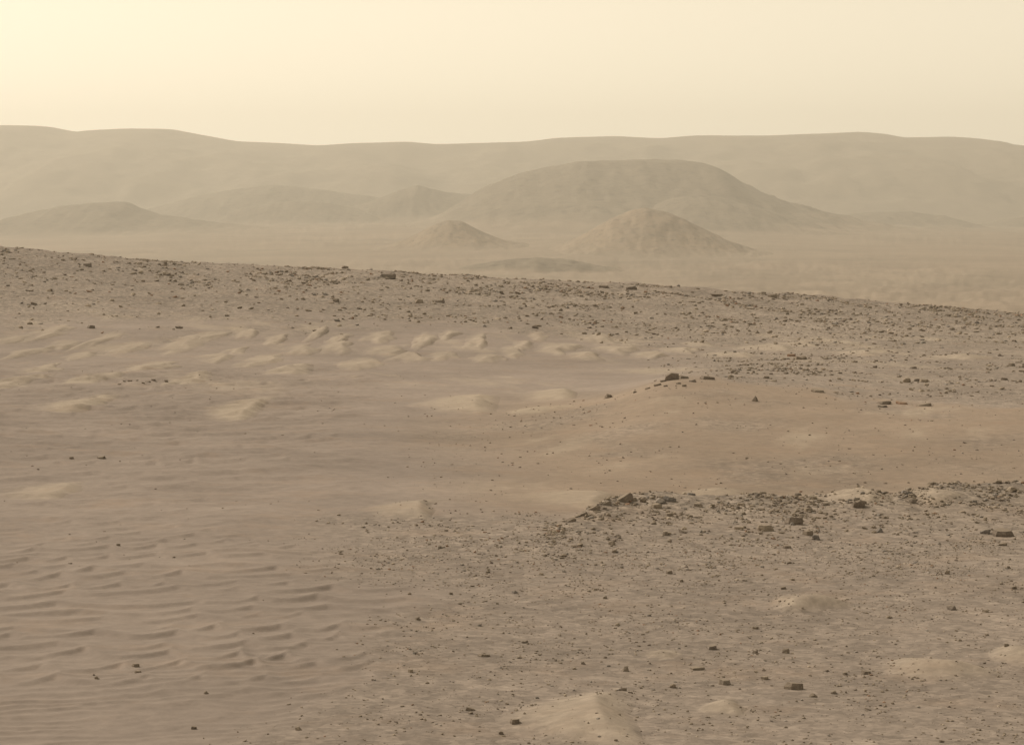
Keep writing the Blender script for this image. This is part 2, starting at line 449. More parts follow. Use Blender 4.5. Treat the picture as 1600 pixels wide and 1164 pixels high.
def rock_material(name, cols, attr=False):
    m, n, l, b = new_mat(name)
    geo = n.new('ShaderNodeNewGeometry'); vec = geo.outputs['Position']
    if attr:
        at = n.new('ShaderNodeAttribute'); at.attribute_name = 'stone'
        c = at.outputs['Color']
    else:
        oi = n.new('ShaderNodeObjectInfo')
        cr = n.new('ShaderNodeValToRGB'); cr.color_ramp.interpolation = 'LINEAR'
        el = cr.color_ramp.elements
        while len(el) < len(cols): el.new(0.5)
        for i, cc in enumerate(cols):
            el[i].position = i / (len(cols) - 1); el[i].color = (*cc, 1)
        l.new(oi.outputs['Random'], cr.inputs[0])
        c = cr.outputs[0]
    v, f = nz(n, l, vec, 11.0, 5, 0.7, 0.3, 0.7, 0.72, 1.28)
    c = mixc(n, l, 1.0, c, v, 'MULTIPLY')
    # dust settled on the upward faces
    sepn = n.new('ShaderNodeSeparateXYZ'); l.new(geo.outputs['Normal'], sepn.inputs[0])
    mr = n.new('ShaderNodeMapRange'); mr.inputs[1].default_value = 0.55; mr.inputs[2].default_value = 1.0
    mr.inputs[4].default_value = 0.6 if not attr else 0.45
    l.new(sepn.outputs[2], mr.inputs[0])
    c = mixc(n, l, mr.outputs[0], c, rgb(n, (0.290, 0.235, 0.181)))
    l.new(c, b.inputs['Base Color'])
    bp = n.new('ShaderNodeBump'); bp.inputs['Strength'].default_value = 0.6; bp.inputs['Distance'].default_value = 0.03
    l.new(f, bp.inputs['Height']); l.new(bp.outputs[0], b.inputs['Normal'])
    return m

M_ground = ground_material()
M_hill = hill_material("hazy hill", (0.216, 0.176, 0.133), (0.185, 0.150, 0.115), (0.097, 0.079, 0.065), 0.010)
M_knoll = hill_material("stony knoll", (0.282, 0.216, 0.157), (0.234, 0.185, 0.141), (0.103, 0.084, 0.068), 0.022)
M_rim = hill_material("far rim", (0.246, 0.200, 0.151), (0.217, 0.175, 0.135), (0.189, 0.152, 0.119), 0.003, False)
M_dark = rock_material("dark basalt", [(0.163, 0.131, 0.106), (0.217, 0.175, 0.136), (0.191, 0.159, 0.135)])
M_tan = rock_material("dusty stone", [(0.217, 0.177, 0.138), (0.290, 0.235, 0.181), (0.203, 0.171, 0.145)])
M_blue = rock_material("blue grey stone", [(0.181, 0.160, 0.145), (0.217, 0.191, 0.174)])
M_ochre = rock_material("ochre stone", [(0.261, 0.157, 0.102), (0.217, 0.139, 0.096)])
M_stone = rock_material("mixed gravel", None, True)

# ------------------------------------------------------------------ helpers
def link(name, me, mat, **props):
    o = bpy.data.objects.new(name, me)
    COL.objects.link(o)
    if mat and not me.materials: me.materials.append(mat)
    for k, v in props.items(): o[k] = v
    return o

def grid_mesh(name, X, Y, Z, attr=None, smooth=True):
    r, c = X.shape
    co = np.stack([X, Y, Z], -1).reshape(-1, 3).astype(np.float32)
    idx = np.arange(r * c, dtype=np.int32).reshape(r, c)
    q = np.stack([idx[:-1, :-1], idx[:-1, 1:], idx[1:, 1:], idx[1:, :-1]], -1).reshape(-1)
    me = bpy.data.meshes.new(name)
    nf = q.size // 4
    me.vertices.add(r * c); me.vertices.foreach_set('co', co.ravel())
    me.loops.add(q.size); me.loops.foreach_set('vertex_index', q)
    me.polygons.add(nf)
    me.polygons.foreach_set('loop_start', np.arange(0, nf * 4, 4, dtype=np.int32))
    me.polygons.foreach_set('use_smooth', np.full(nf, smooth))
    me.update(calc_edges=True)
    if attr is not None:
        a = me.attributes.new('mix', 'FLOAT_COLOR', 'POINT')
        a.data.foreach_set('color', attr.astype(np.float32).ravel())
    return me

# ------------------------------------------------------------------ ground sheet
rows = [-6.0, 0, 5, 9, 12]
y = 14.0
while y < 308:
    rows.append(y)
    if y < 36: y += 0.30
    elif y < 70: y += 0.052 * (y / 40) ** 2
    else: y += float(np.clip(0.078 * (y / 40) ** 2, 0.07, 0.36))
while y < 1400:
    rows.append(y); y *= 1.035
while y < 12000:
    rows.append(y); y += max(14.0, y * y * 1.9 / (F * 55))
rows = np.array(rows)
uf = np.arange(-0.228, 0.2281, 0.00081)
um = np.concatenate([np.arange(0.232, 0.34, 0.004), np.arange(0.36, 0.49, 0.02)])
us = np.concatenate([-um[::-1], uf, um])
UU, YY = np.meshgrid(us, rows)
XX = UU * (YY + 12)
ZZ = ground_z(XX.ravel(), YY.ravel()).reshape(XX.shape)
me = grid_mesh("ground", XX, YY, ZZ, mix_attr(XX.ravel(), YY.ravel()))
link("ground", me, M_ground, kind="structure", label="dusty ground of rippled sand, gravel slopes and a distant hazy plain")

# ------------------------------------------------------------------ sand drifts
for i, d in enumerate(DL):
    cx, cy, hw, hd, h, bend, lean, note = d
    nx = int(np.clip(hw * 2.9 / (cy / F * 2.2), 22, 110)); ny = int(np.clip(hd * 2.4 / 0.25, 20, 60))
    gx, gy = np.meshgrid(np.linspace(cx - hw * 1.9, cx + hw * 1.9, nx), np.linspace(cy - hd * 1.15, cy + hd * 1.15, ny))
    fx, fy = gx.ravel(), gy.ravel()
    p = drift_local(i, fx, fy)
    rip = 0.010 * (0.5 + 0.5 * np.cos(2 * np.pi * (fy + 0.5 * fx + 0.3 * noise(fx, fy, 3)) / 0.33)) if cy < 60 else 0
    z = ground_z(fx, fy) - 0.035 + (h + 0.035) * p + rip * np.clip(p * 3, 0, 1)
    me = grid_mesh("sand_drift", gx, gy, z.reshape(gx.shape), mix_attr(fx, fy))
    o = link("sand_drift", me, M_ground, kind="structure")
    o["label"] = note or "pale sand drift streaking the floor of the sandy hollow below the stony slope"
    o["group"] = "sand drifts"

# ------------------------------------------------------------------ hills and crater rim
def hill(name, Yc, line, depth, mat, label, rough=3.0, nx=150, ny=70, gully=1.0):
    lp = np.array([p[0] for p in line], float); lq = np.array([p[1] for p in line], float)
    px = np.linspace(lp[0] - 6, lp[-1] + 6, nx)
    q = np.interp(px, lp, lq); q = gsmooth(q, max(0.7, nx / 160))
    t = np.linspace(-1, 1, ny)
    P, T = np.meshgrid(px, t)
    Yg = Yc + T * depth * np.where(T < 0, 2.0, 1.3)
    Xg = (P - 800) / F * Yc
    zs = (Y0 - q) / F * Yc
    base_c = ground_z(Xg[0], np.full(nx, Yc))
    edge = np.minimum(1, np.minimum(np.arange(nx), np.arange(nx)[::-1]) / (nx * 0.14))
    Hh = np.maximum(zs - base_c, -3) * sstep(0, 1, edge)
    base = ground_z(Xg.ravel(), Yg.ravel()).reshape(Xg.shape)
    # the foot wanders in and out
    tw = T * (1 + 0.22 * noise(Xg / (depth * 0.7), Yg * 0 + 5.5, 81))
    B = np.clip((np.exp(-(tw * 2.3) ** 2) - 0.005) / 0.995, 0, 1)
    g = fbm(Xg / (depth * 0.16), Yg / (depth * 0.60), 83, 5, 0.6)
    g2 = fbm(Xg / (depth * 0.07), Yg / (depth * 0.10), 87, 3)
    crest = 1 - 0.75 * np.exp(-(T / 0.12) ** 2)
    Z = base - 4 + (Hh + 4) * B + (0.95 * gully * rough * g + 0.40 * rough * g2) * B ** 0.5 * (1 - B * 0.35) * edge * crest
    Z = np.where(edge[None, :] * np.ones_like(Z) < 0.02, base - 6, Z)
    Z[0] = base[0] - 6; Z[-1] = base[-1] - 6
    fa = mix_attr(Xg.ravel(), Yg.ravel())
    rise = (Z - base) / max(1.0, float((Z - base).max()))
    fa[:, 0] = 1 - sstep(0.0, 0.20, rise + 0.10 * fbm(Xg / (depth * .3), Yg / (depth * .3), 89, 3)).ravel()
    me = grid_mesh(name, Xg, Yg, Z, fa)
    link(name, me, mat, kind="structure", label=label)

RIM = [(-900, 210), (-400, 205), (0, 196), (80, 199), (120, 207), (200, 201), (270, 202), (310, 210), (370, 221), (440, 224), (500, 228), (560, 224),
       (640, 222), (690, 227), (760, 224), (820, 222), (870, 216), (960, 213), (1030, 217), (1090, 212), (1200, 212), (1290, 209), (1340, 206),
       (1380, 209), (1410, 215), (1480, 214), (1530, 217), (1570, 225), (1600, 228), (1800, 226), (2200, 218), (2500, 214)]
px = np.linspace(-850, 2450, 420)
q = gsmooth(np.interp(px, [r[0] for r in RIM], [r[1] for r in RIM]), 1.0)
Yr = np.concatenate([np.linspace(6600, 10000, 110), np.linspace(10080, 11400, 14)])
P, Yg = np.meshgrid(px, Yr)
Xg = (P - 800) / F * 10000
zc = (Y0 - q) / F * 10000
base = ground_z(Xg.ravel(), Yg.ravel()).reshape(Xg.shape)
g = np.where(Yg <= 10000, 0.75 * sstep(6900, 10000, Yg) + 0.25 * np.clip((Yg - 6900) / 3100, 0, 1), np.clip(1 - (Yg - 10000) / 2500, 0, 1))
nn = fbm(Xg / 700, Yg / 1500, 91, 6, 0.58) * 48 + fbm(Xg / 160, Yg / 420, 93, 4) * 14
rdg = 55 * np.exp(-((Yg - 8200) / 420) ** 2) * np.clip(0.35 + fbm(Xg / 800, Yg * 0 + 4, 95, 3), 0, 1)
Z = (base - 10) * (1 - g) + (zc[None, :]) * g + (nn + rdg) * np.clip(g * 4, 0, 1) * np.clip((10000 - Yg) / 900, 0.06, 1)
link("crater_rim", grid_mesh("crater_rim", Xg, Yg, Z), M_rim, kind="structure", label="long far crater rim fading into dusty haze under the sky")

hill("hill", 5600, [(640, 325), (720, 304), (770, 287), (810, 272), (850, 262), (900, 254), (950, 251), (1000, 250), (1060, 250), (1100, 255),
     (1125, 265), (1150, 282), (1180, 300), (1230, 318), (1300, 335), (1360, 350), (1440, 368), (1560, 378)], 620, M_hill,
     "largest broad flat-topped hill in the middle of the plain", 13, 220, 100)
hill("hill", 5000, [(900, 372), (960, 345), (1010, 322), (1060, 308), (1090, 305), (1120, 309), (1160, 318), (1210, 334), (1270, 350), (1330, 362), (1430, 378)],
     420, M_hill, "smooth ridge shoulder leaning on the front of the largest hill", 8, 150, 80)
hill("hill", 5300, [(-180, 366), (-60, 360), (0, 346), (50, 332), (100, 322), (140, 318), (190, 315), (203, 317), (222, 327), (250, 336), (330, 347), (420, 352)],
     420, M_hill, "low dark hill with a flat top ending in a short steep step", 8, 150, 70)
hill("hill", 6300, [(500, 334), (560, 321), (600, 307), (630, 295), (652, 289), (672, 295), (700, 301), (740, 304), (800, 322), (850, 334)],
     300, M_hill, "pointed far hill with a small sharp peak", 8, 120, 60)
hill("hill", 6200, [(330, 338), (380, 325), (430, 316), (470, 314), (510, 317), (560, 326), (640, 338)], 300, M_hill,
     "low rounded far hill beside the pointed hill", 5, 110, 50)
hill("hill", 7000, [(180, 334), (250, 322), (320, 304), (380, 294), (430, 289), (500, 296), (600, 310), (700, 328)], 500, M_hill,
     "faint pale far ridge behind the low rounded hill", 12, 130, 60)
hill("hill", 6400, [(1240, 352), (1310, 336), (1370, 331), (1420, 331), (1470, 337), (1520, 352), (1580, 366), (1640, 374)], 330, M_hill,
     "low rounded far hill at the foot of the largest hill's long tail", 7, 110, 60)
hill("hill", 6500, [(1480, 366), (1540, 352), (1580, 342), (1640, 336), (1720, 340), (1820, 366)], 330, M_hill,
     "half-seen far hill at the foot of the crater rim", 7, 100, 50)
hill("hill", 3650, [(560, 393), (610, 383), (650, 366), (680, 350), (700, 344), (722, 346), (745, 358), (780, 373), (830, 384), (900, 393)], 170, M_knoll,
     "small stony cone-shaped knoll standing alone on the plain", 4.5, 130, 70)
hill("hill", 3450, [(830, 398), (880, 382), (920, 362), (955, 342), (985, 329), (1010, 325), (1040, 331), (1070, 343), (1100, 358), (1135, 375), (1180, 390), (1240, 400)],
     190, M_knoll, "stony rounded knoll in front of the largest hill", 6, 150, 80)
hill("hill", 2700, [(690, 424), (750, 412), (800, 405), (840, 403), (890, 406), (940, 416), (1010, 426)], 110, M_hill,
     "smooth low dome just beyond the stony slope's crest", 1.6, 90, 40)

# ------------------------------------------------------------------ stones
ICO_V = None
def ico():
    bm = bmesh.new(); bmesh.ops.create_icosphere(bm, subdivisions=1, radius=1.0)
    v = np.array([x.co[:] for x in bm.verts]); f = np.array([[w.index for w in p.verts] for p in bm.faces])
    bm.free(); return v, f
ICO_V, ICO_F = ico()

PAL = np.array([(0.192, 0.155, 0.120), (0.238, 0.191, 0.146), (0.228, 0.202, 0.182), (0.236, 0.190, 0.146), (0.380, 0.312, 0.244), (0.251, 0.155, 0.104), (0.170, 0.136, 0.113), (0.213, 0.173, 0.134)])

def gravel(name, pts, size, label, pw, seed):
    r = np.random.default_rng(seed)
    n = len(pts); k = len(ICO_V)
    V = ICO_V[None] * (1 + r.uniform(-0.34, 0.22, (n, k, 1)))
    sc3 = np.stack([size * r.uniform(.75, 1.5, n), size * r.uniform(.75, 1.4, n), size * r.uniform(.40, .85, n)], -1)
    V = V * sc3[:, None, :]
    a = r.uniform(0, 6.283, n); ca, sa = np.cos(a)[:, None], np.sin(a)[:, None]
    tl = r.normal(0, .22, n)[:, None]
    x = V[..., 0] * ca - V[..., 1] * sa; yv = V[..., 0] * sa + V[..., 1] * ca
    zv = V[..., 2] + x * tl
    z = full_z(pts[:, 0], pts[:, 1])
    co = np.stack([x + pts[:, :1], yv + pts[:, 1:2], zv + (z + sc3[:, 2] * 0.30)[:, None]], -1)
    fa = (ICO_F[None] + (np.arange(n) * k)[:, None, None]).reshape(-1).astype(np.int32)
    me = bpy.data.meshes.new(name)
    me.vertices.add(n * k); me.vertices.foreach_set('co', co.astype(np.float32).ravel())
    me.loops.add(fa.size); me.loops.foreach_set('vertex_index', fa)
    nf = fa.size // 3
    me.polygons.add(nf); me.polygons.foreach_set('loop_start', np.arange(0, nf * 3, 3, dtype=np.int32))
    me.polygons.foreach_set('use_smooth', np.zeros(nf, bool))
    me.update(calc_edges=True)
    ci = r.choice(len(PAL), n, p=np.array(pw) / sum(pw))
    colr = PAL[ci] * r.uniform(.8, 1.2, (n, 1))
    at = me.attributes.new('stone', 'FLOAT_COLOR', 'POINT')
    full = np.ones((n, k, 4), np.float32); full[..., :3] = colr[:, None, :]
    at.data.foreach_set('color', full.ravel())
    link(name, me, M_stone, kind="stuff", label=label, category="gravel")

def scatter(n, y0, y1, dens, seed, pxr=(-120, 1720)):
    """points spread evenly over the ground between two depths, thinned by a density function"""
    r = np.random.default_rng(seed)
    out = []
    tot = 0
    while tot < n:
        m = n * 4
        Y = np.sqrt(r.uniform(y0 ** 2, y1 ** 2, m))
        X = (r.uniform(pxr[0], pxr[1], m) - 800) / F * Y
        keep = r.random(m) < dens(X, Y)
        p = np.stack([X, Y], -1)[keep]
        out.append(p); tot += len(p)
        if len(out) > 30: break
    return np.concatenate(out)[:n]

def d_near(X, Y):
    rp, gr, wm, gf, gb = masks(X, Y)
    cl = np.clip(0.45 + 1.1 * fbm(X * 0.5, Y * 0.35, 101, 3), 0.22, 1)
    return gr * cl * (1 - 0.97 * drift_cov(X, Y)) * (Y < 69) + 0.0
def d_band(X, Y):
    px = PX(X, Y)
    cl = np.clip(0.35 + 1.2 * fbm(X * 0.45, Y * 0.3, 103, 3), 0.03, 1)
    return sstep(440, 760, px + 60 * noise(X, Y, 4)) * sstep(59, 64, Y) * cl * (1 - 0.95 * drift_cov(X, Y))
def d_ledge(X, Y):
    lh, lf, lt = ledge(X, Y)
    cl = np.clip(0.35 + 1.3 * fbm(X * 0.6, Y * 0.5, 105, 3), 0.03, 1)
    return (lt < 0.5) * np.clip(lf * 1.5, 0, 1) * cl * (PX(X, Y) > 850)
def d_bench(X, Y):
    rp, gr, wm, gf, gb = masks(X, Y)
    cl = np.clip(0.10 + 1.9 * fbm(X * 0.14, Y * 0.26, 107, 3), 0.02, 1)
    return gb * (1 - gf * 0.6) * cl * (1 - 0.9 * drift_cov(X, Y))
def d_far(X, Y):
    rp, gr, wm, gf, gb = masks(X, Y)
    px = PX(X, Y)
    top = sstep(248, 282, Y + 16 * noise(X * 0.05, Y * 0.03, 8)) * 0.9
    mid = sstep(350, 700, px) * sstep(208, 240, Y)
    cl = np.clip(0.10 + 2.1 * fbm(X * 0.10, Y * 0.06, 109, 4), 0.0, 1)
    return gf * np.clip(0.075 + top * cl + 0.45 * mid * cl, 0, 1)
def d_slope(X, Y):
    px = PX(X, Y)
    return sstep(560, 760, px) * sstep(76, 82, Y) * (Y < 130) * np.clip(0.5 + fbm(X * 0.2, Y * 0.15, 111, 2), 0.1, 1)
def d_left(X, Y):
    return (1 - masks(X, Y)[1]) * np.clip(0.1 + fbm(X * 0.25, Y * 0.2, 113, 2), 0, 1) * (PX(X, Y) < 760)

def lsize(n, lo, hi, seed, pw=2.2):
    r = np.random.default_rng(seed)
    return lo + (hi - lo) * r.random(n) ** pw

#            dark, dkbrown, bluegrey, tan, pale, ochre, black, mid
p = scatter(22000, 34, 69, d_near, 1); gravel("gravel", p, lsize(len(p), .006, .034, 2, 4), "fine mixed pebbles strewn over the nearest plain", [3, 4, 2, 3, 1.2, .8, 2, 3], 3)
p = scatter(5200, 58, 77, d_band, 4); gravel("gravel", p, lsize(len(p), .010, .052, 5, 3.2), "band of grey gravel running to the foot of the rocky ledge", [2.4, 3, 4, 3, 2, .8, 1.5, 3], 6)
p = scatter(3800, 64, 82, d_ledge, 7); gravel("gravel", p, lsize(len(p), .012, .085, 8, 3), "broken stones covering the rocky ledge", [3, 4, 2, 4, 1.5, .8, 2, 4], 9)
p = scatter(5000, 115, 235, d_bench, 10); gravel("gravel", p, lsize(len(p), .02, .15, 11, 5), "stones scattered over the flat bench behind the bare hill", [3, 4, 2, 3, 1.2, .6, 2, 3], 12)
p = scatter(17000, 200, 306, d_far, 13); gravel("gravel", p, lsize(len(p), .030, .27, 14, 5.0), "countless stones littering the far slope up to its crest", [2, 3, 2.4, 4.5, 3.4, 1.2, 1.2, 4], 15)
p = scatter(2800, 76, 130, d_slope, 16); gravel("gravel", p, lsize(len(p), .01, .065, 17, 5), "sparse pebbles dotting the bare brown hillside", [3, 4, 1, 1, .5, .6, 3, 1], 18)
p = scatter(330, 40, 165, d_left, 19); gravel("gravel", p, lsize(len(p), .015, .06, 20, 2.2), "few small dark pebbles lying on the rippled sand", [4, 4, 1, 0, 0, 0, 4, 0], 21)

# rocks one can pick out: a pool of angular shapes
def hull_mesh(name, kind, seed):
    r = random.Random(seed)
    bm = bmesh.new()
    pts = []
    if kind == 'block':
        for i in range(26):
            v = Vector((r.gauss(0, 1), r.gauss(0, 1), r.gauss(0, 1))).normalized()
            m = max(abs(v.x), abs(v.y), abs(v.z))
            v = v / (m ** 0.55) * r.uniform(.84, 1.0)
            pts.append(v)
    elif kind == 'slab':
        k = r.randint(6, 8)
        for j in range(k):
            a = 6.283 * j / k + r.uniform(-.35, .35); R = r.uniform(.75, 1.08)
            for zz, f in ((-1, r.uniform(.9, 1.05)), (r.uniform(.62, 1.0), r.uniform(.72, .98)), (r.uniform(-.2, .3), r.uniform(.98, 1.1))):
                pts.append(Vector((math.cos(a) * R * f, math.sin(a) * R * f, zz)))
    elif kind == 'wedge':
        for i in range(24):
            x = r.uniform(-1, 1); yy = r.uniform(-.9, .9)
            top = 0.15 + 0.85 * (x + 1) / 2
            pts.append(Vector((x, yy, r.choice([-.8, top * r.uniform(.75, 1.0) * (1 - .35 * abs(yy))]))))
    else:
        for i in range(20):
            a = r.uniform(0, 6.283); zz = r.uniform(-.9, 1)
            R = (1 - max(0, zz)) ** .8 * r.uniform(.7, 1) + .08
            pts.append(Vector((math.cos(a) * R, math.sin(a) * R, zz)))
    for q in pts: bm.verts.new(q)
    bmesh.ops.convex_hull(bm, input=bm.verts)
    bmesh.ops.delete(bm, geom=[v for v in bm.verts if not v.link_faces], context='VERTS')
    bmesh.ops.dissolve_limit(bm, angle_limit=math.radians(9), verts=bm.verts, edges=bm.edges)
    bmesh.ops.triangulate(bm, faces=bm.faces)
    me = bpy.data.meshes.new(name); bm.to_mesh(me); bm.free()
    return me

POOL = {}
for kd in ('block', 'slab', 'wedge', 'peak'):
    for mk, mt in (('d', M_dark), ('t', M_tan), ('b', M_blue), ('o', M_ochre)):
        L = []
        for s in range(5):
            me = hull_mesh("rock", kd, s * 13 + hash(kd) % 1 + {'block': 1, 'slab': 2, 'wedge': 3, 'peak': 4}[kd] * 100)
            me.materials.append(mt); L.append(me)
        POOL[(kd, mk)] = L

count = {}
def rock(px, py, wpx, hpx, kd, mk, label, group=None, name="rock", rz=None, at=None, deep=1.0, tilt=None, sink=0.36):
    if at is None: X, Y = hit(px, py)
    else: X, Y = at
    sx = wpx / F * Y / 2
    sz = max(hpx / F * Y / 2 * 1.25, sx * 0.16)
    o = bpy.data.objects.new(name, rnd.choice(POOL[(kd, mk)]))
    COL.objects.link(o)
    o.scale = (sx, sx * deep * rnd.uniform(.7, 1.05), sz)
    o.rotation_euler = (rnd.uniform(-.12, .12), tilt if tilt is not None else rnd.uniform(-.16, .16), rz if rz is not None else rnd.uniform(-.6, .6) + rnd.choice([0, math.pi]))
    z = float(full_z(X, Y)[0])
    o.location = (X, Y, z + sz * (1 - 2 * sink))
    o["label"] = label; o["category"] = "rock"
    if group: o["group"] = group
    return o

# rocks with a place and a look of their own: px, py(base), width, height
NAMED = [
    (1240, 1076, 30, 12, 'slab', 'd', "flat-topped dark slab rock, largest on the pebbly plain"),
    (1131, 1069, 22, 9, 'slab', 't', "long pale-topped rock with a thin tail beside the largest slab"),
    (1090, 1048, 24, 9, 'wedge', 'd', "thin dark wedge rock with a raised end on the pebbly plain"),
    (1195, 1061, 15, 6, 'slab', 't', "small pale flat rock between two longer slabs"),
    (1051, 1076, 11, 8, 'block', 't', "small rock with a white top and dark underside"),
    (1270, 1090, 15, 8, 'peak', 'd', "small pointed dark rock just past the largest slab"),
    (1355, 1053, 20, 9, 'wedge', 'd', "dark wedge rock beside the long tapering sand drift"),
    (1228, 1021, 12, 10, 'block', 'd', "dark upright lump of rock among blue-grey pebbles"),
    (1113, 1016, 18, 8, 'slab', 'd', "low dark rock with a thin projecting lip"),
    (1180, 984, 12, 5, 'slab', 'd', "thin dark flake of rock below the hooked sand ridge"),
    (1180, 1022, 10, 5, 'slab', 'd', "small brown flake of rock near the dark upright lump"),
    (977, 1051, 11, 10, 'block', 'd', "dark upright stone with a smaller stone under it"),
    (975, 1082, 11, 6, 'slab', 'd', "small dark stone on open sand above the crescent dune"),
    (735, 1110, 17, 9, 'wedge', 'd', "dark trapezoid rock on smooth ground left of the crescent dune"),
    (805, 1132, 18, 8, 'slab', 'd', "dark flat-faced rock at the edge of the crescent dune"),
    (783, 1148, 9, 7, 'block', 'd', "small dark stone below the flat-faced rock by the crescent dune"),
    (756, 1027, 20, 5, 'slab', 'd', "very thin long rock splinter on fine pebbles"),
    (820, 1006, 12, 5, 'slab', 'd', "thin dark stone chip above the rock splinter"),
    (912, 1038, 9, 6, 'block', 'd', "small dark stone on the fine pebbles beside a reddish stone"),
    (468, 1143, 13, 8, 'block', 'd', "dark rounded rock alone on smooth sand"),
    (303, 1140, 11, 6, 'slab', 'd', "dark flat stone on the finely lined sand"),
    (322, 1087, 9, 6, 'block', 'd', "dark stone at the lower edge of the sand ripples"),
    (152, 1062, 9, 6, 'block', 'd', "dark stone alone on a smooth sand swell"),
    (212, 1043, 12, 6, 'slab', 'd', "upper stone of a dark pair among sand ripples"),
    (216, 1052, 12, 5, 'slab', 'd', "lower stone of a dark pair among sand ripples"),
    (158, 717, 15, 5, 'slab', 'd', "flat dark rock on the wide sand sheet"),
    (111, 718, 9, 4, 'slab', 'd', "small flat stone next to the flat dark rock on the sand sheet"),
    (185, 853, 8, 4, 'slab', 'd', "small dark stone where the sand ripples begin"),
    (1487, 954, 17, 9, 'block', 'd', "dark lumpy rock on the right of the pebbly plain"),
    (1540, 958, 13, 5, 'slab', 't', "thin flat rock beside the dark lumpy rock"),
    (1480, 898, 9, 8, 'block', 'd', "dark upright stone below the ledge's right part"),
    (1565, 853, 18, 9, 'wedge', 'd', "dark wedge rock just below the big broken slab on the ledge"),
    (1568, 838, 34, 14, 'slab', 'd', "big dark broken slab on the right of the rocky ledge"),
    (1540, 834, 20, 9, 'block', 'b', "blue-grey block leaning beside the big broken slab"),
    (1240, 819, 30, 13, 'slab', 'd', "big undercut slab with a pale top on the rocky ledge"),
    (1196, 829, 26, 11, 'slab', 't', "tilted pale slab left of the undercut slab on the ledge"),
    (1156, 827, 17, 9, 'wedge', 't', "small tilted wedge rock on the ledge face"),
    (1262, 836, 18, 9, 'slab', 'd', "dark slab below the undercut slab on the ledge"),
    (1275, 843, 14, 11, 'block', 'b', "bluish block pressed against a dark slab on the ledge"),
    (1230, 857, 14, 6, 'slab', 'd', "dark flat stone at the foot of the ledge"),
    (1375, 832, 15, 10, 'peak', 'b', "blue-grey jagged rock in the middle of the ledge"),
    (1342, 792, 24, 13, 'block', 'd', "dark clustered block under the ledge crest beside the bright sand wedge"),
    (1065, 833, 16, 9, 'wedge', 'd', "dark tilted stone low on the ledge's left half"),
    (1090, 792, 16, 7, 'slab', 't', "flat tan stone just below the ledge crest"),
    (956, 852, 12, 8, 'block', 't', "light-topped stone in front of the ledge's left end"),
    (960, 863, 9, 6, 'block', 'd', "dark round stone below the light-topped stone"),
    (1105, 593, 24, 7, 'slab', 'd', "dark bedrock slab poking from the bare hill's brow"),
    (951, 622, 14, 10, 'peak', 'd', "dark pointed boulder on the bare hill's left skyline"),
    (1180, 627, 13, 11, 'peak', 'd', "dark pointed boulder alone on the bare hillside"),
    (1417, 598, 13, 10, 'block', 't', "pale boulder with a dark side on the flat bench"),
    (1433, 596, 12, 6, 'block', 'd', "low dark boulder between two pale boulders on the bench"),
    (1443, 597, 16, 6, 'slab', 't', "flat whitish boulder beside the pale boulder on the bench"),
    (1250, 562, 26, 6, 'slab', 'd', "dark flat outcrop among pale sand streaks beyond the bench"),
    (1236, 557, 14, 5, 'slab', 'o', "reddish flat outcrop beside the dark flat outcrop"),
    (1278, 613, 26, 5, 'slab', 'd', "long thin bedrock plate at the bench edge above the bare hillside"),
    (1381, 631, 24, 5, 'slab', 'd', "first thin plate in a row of bedrock plates on the bench edge"),
    (1409, 631, 22, 4, 'slab', 'o', "middle reddish plate in a row of bedrock plates on the bench edge"),
    (1442, 634, 28, 4, 'slab', 'd', "last long plate in a row of bedrock plates on the bench edge"),
    (1377, 636, 20, 4, 'slab', 'd', "thin plate lying just below the row of bedrock plates"),
    (143, 513, 14, 6, 'slab', 'd', "dark boulder above the pale sand streaks on the far slope"),
    (80, 455, 6, 5, 'block', 'd', "lone dark boulder on the smooth left part of the far slope"),
    (53, 476, 12, 7, 'wedge', 'd', "dark angular boulder low on the left of the far slope"),
    (525, 472, 11, 6, 'block', 'd', "dark boulder at the head of a pale sand streak on the far slope"),
    (137, 417, 16, 7, 'slab', 'd', "dark slab under the left crest of the far slope"),
    (262, 431, 10, 6, 'peak', 'd', "dark peaked boulder on the left of the far slope"),
    (607, 434, 30, 7, 'slab', 'd', "long dark outcrop slab under the crest of the far slope"),
    (539, 419, 12, 5, 'block', 'd', "dark block standing on the crest of the far slope"),
    (987, 453, 18, 6, 'slab', 'd', "dark slab below the crest right of the low dome"),
    (943, 450, 18, 5, 'slab', 'd', "dark thin slab left of a similar slab below the crest"),
    (1120, 463, 22, 7, 'wedge', 'd', "dark outcrop in the middle of the far slope's stony crest"),
    (1207, 465, 18, 6, 'slab', 'd', "dark outcrop slab near the right end of the stony crest"),
    (655, 474, 14, 9, 'block', 't', "cracked tan boulder among stones on the far slope"),
    (687, 473, 16, 5, 'slab', 'd', "flat dark rock beside the cracked tan boulder"),
]
for r_ in NAMED:
    rock(*r_)

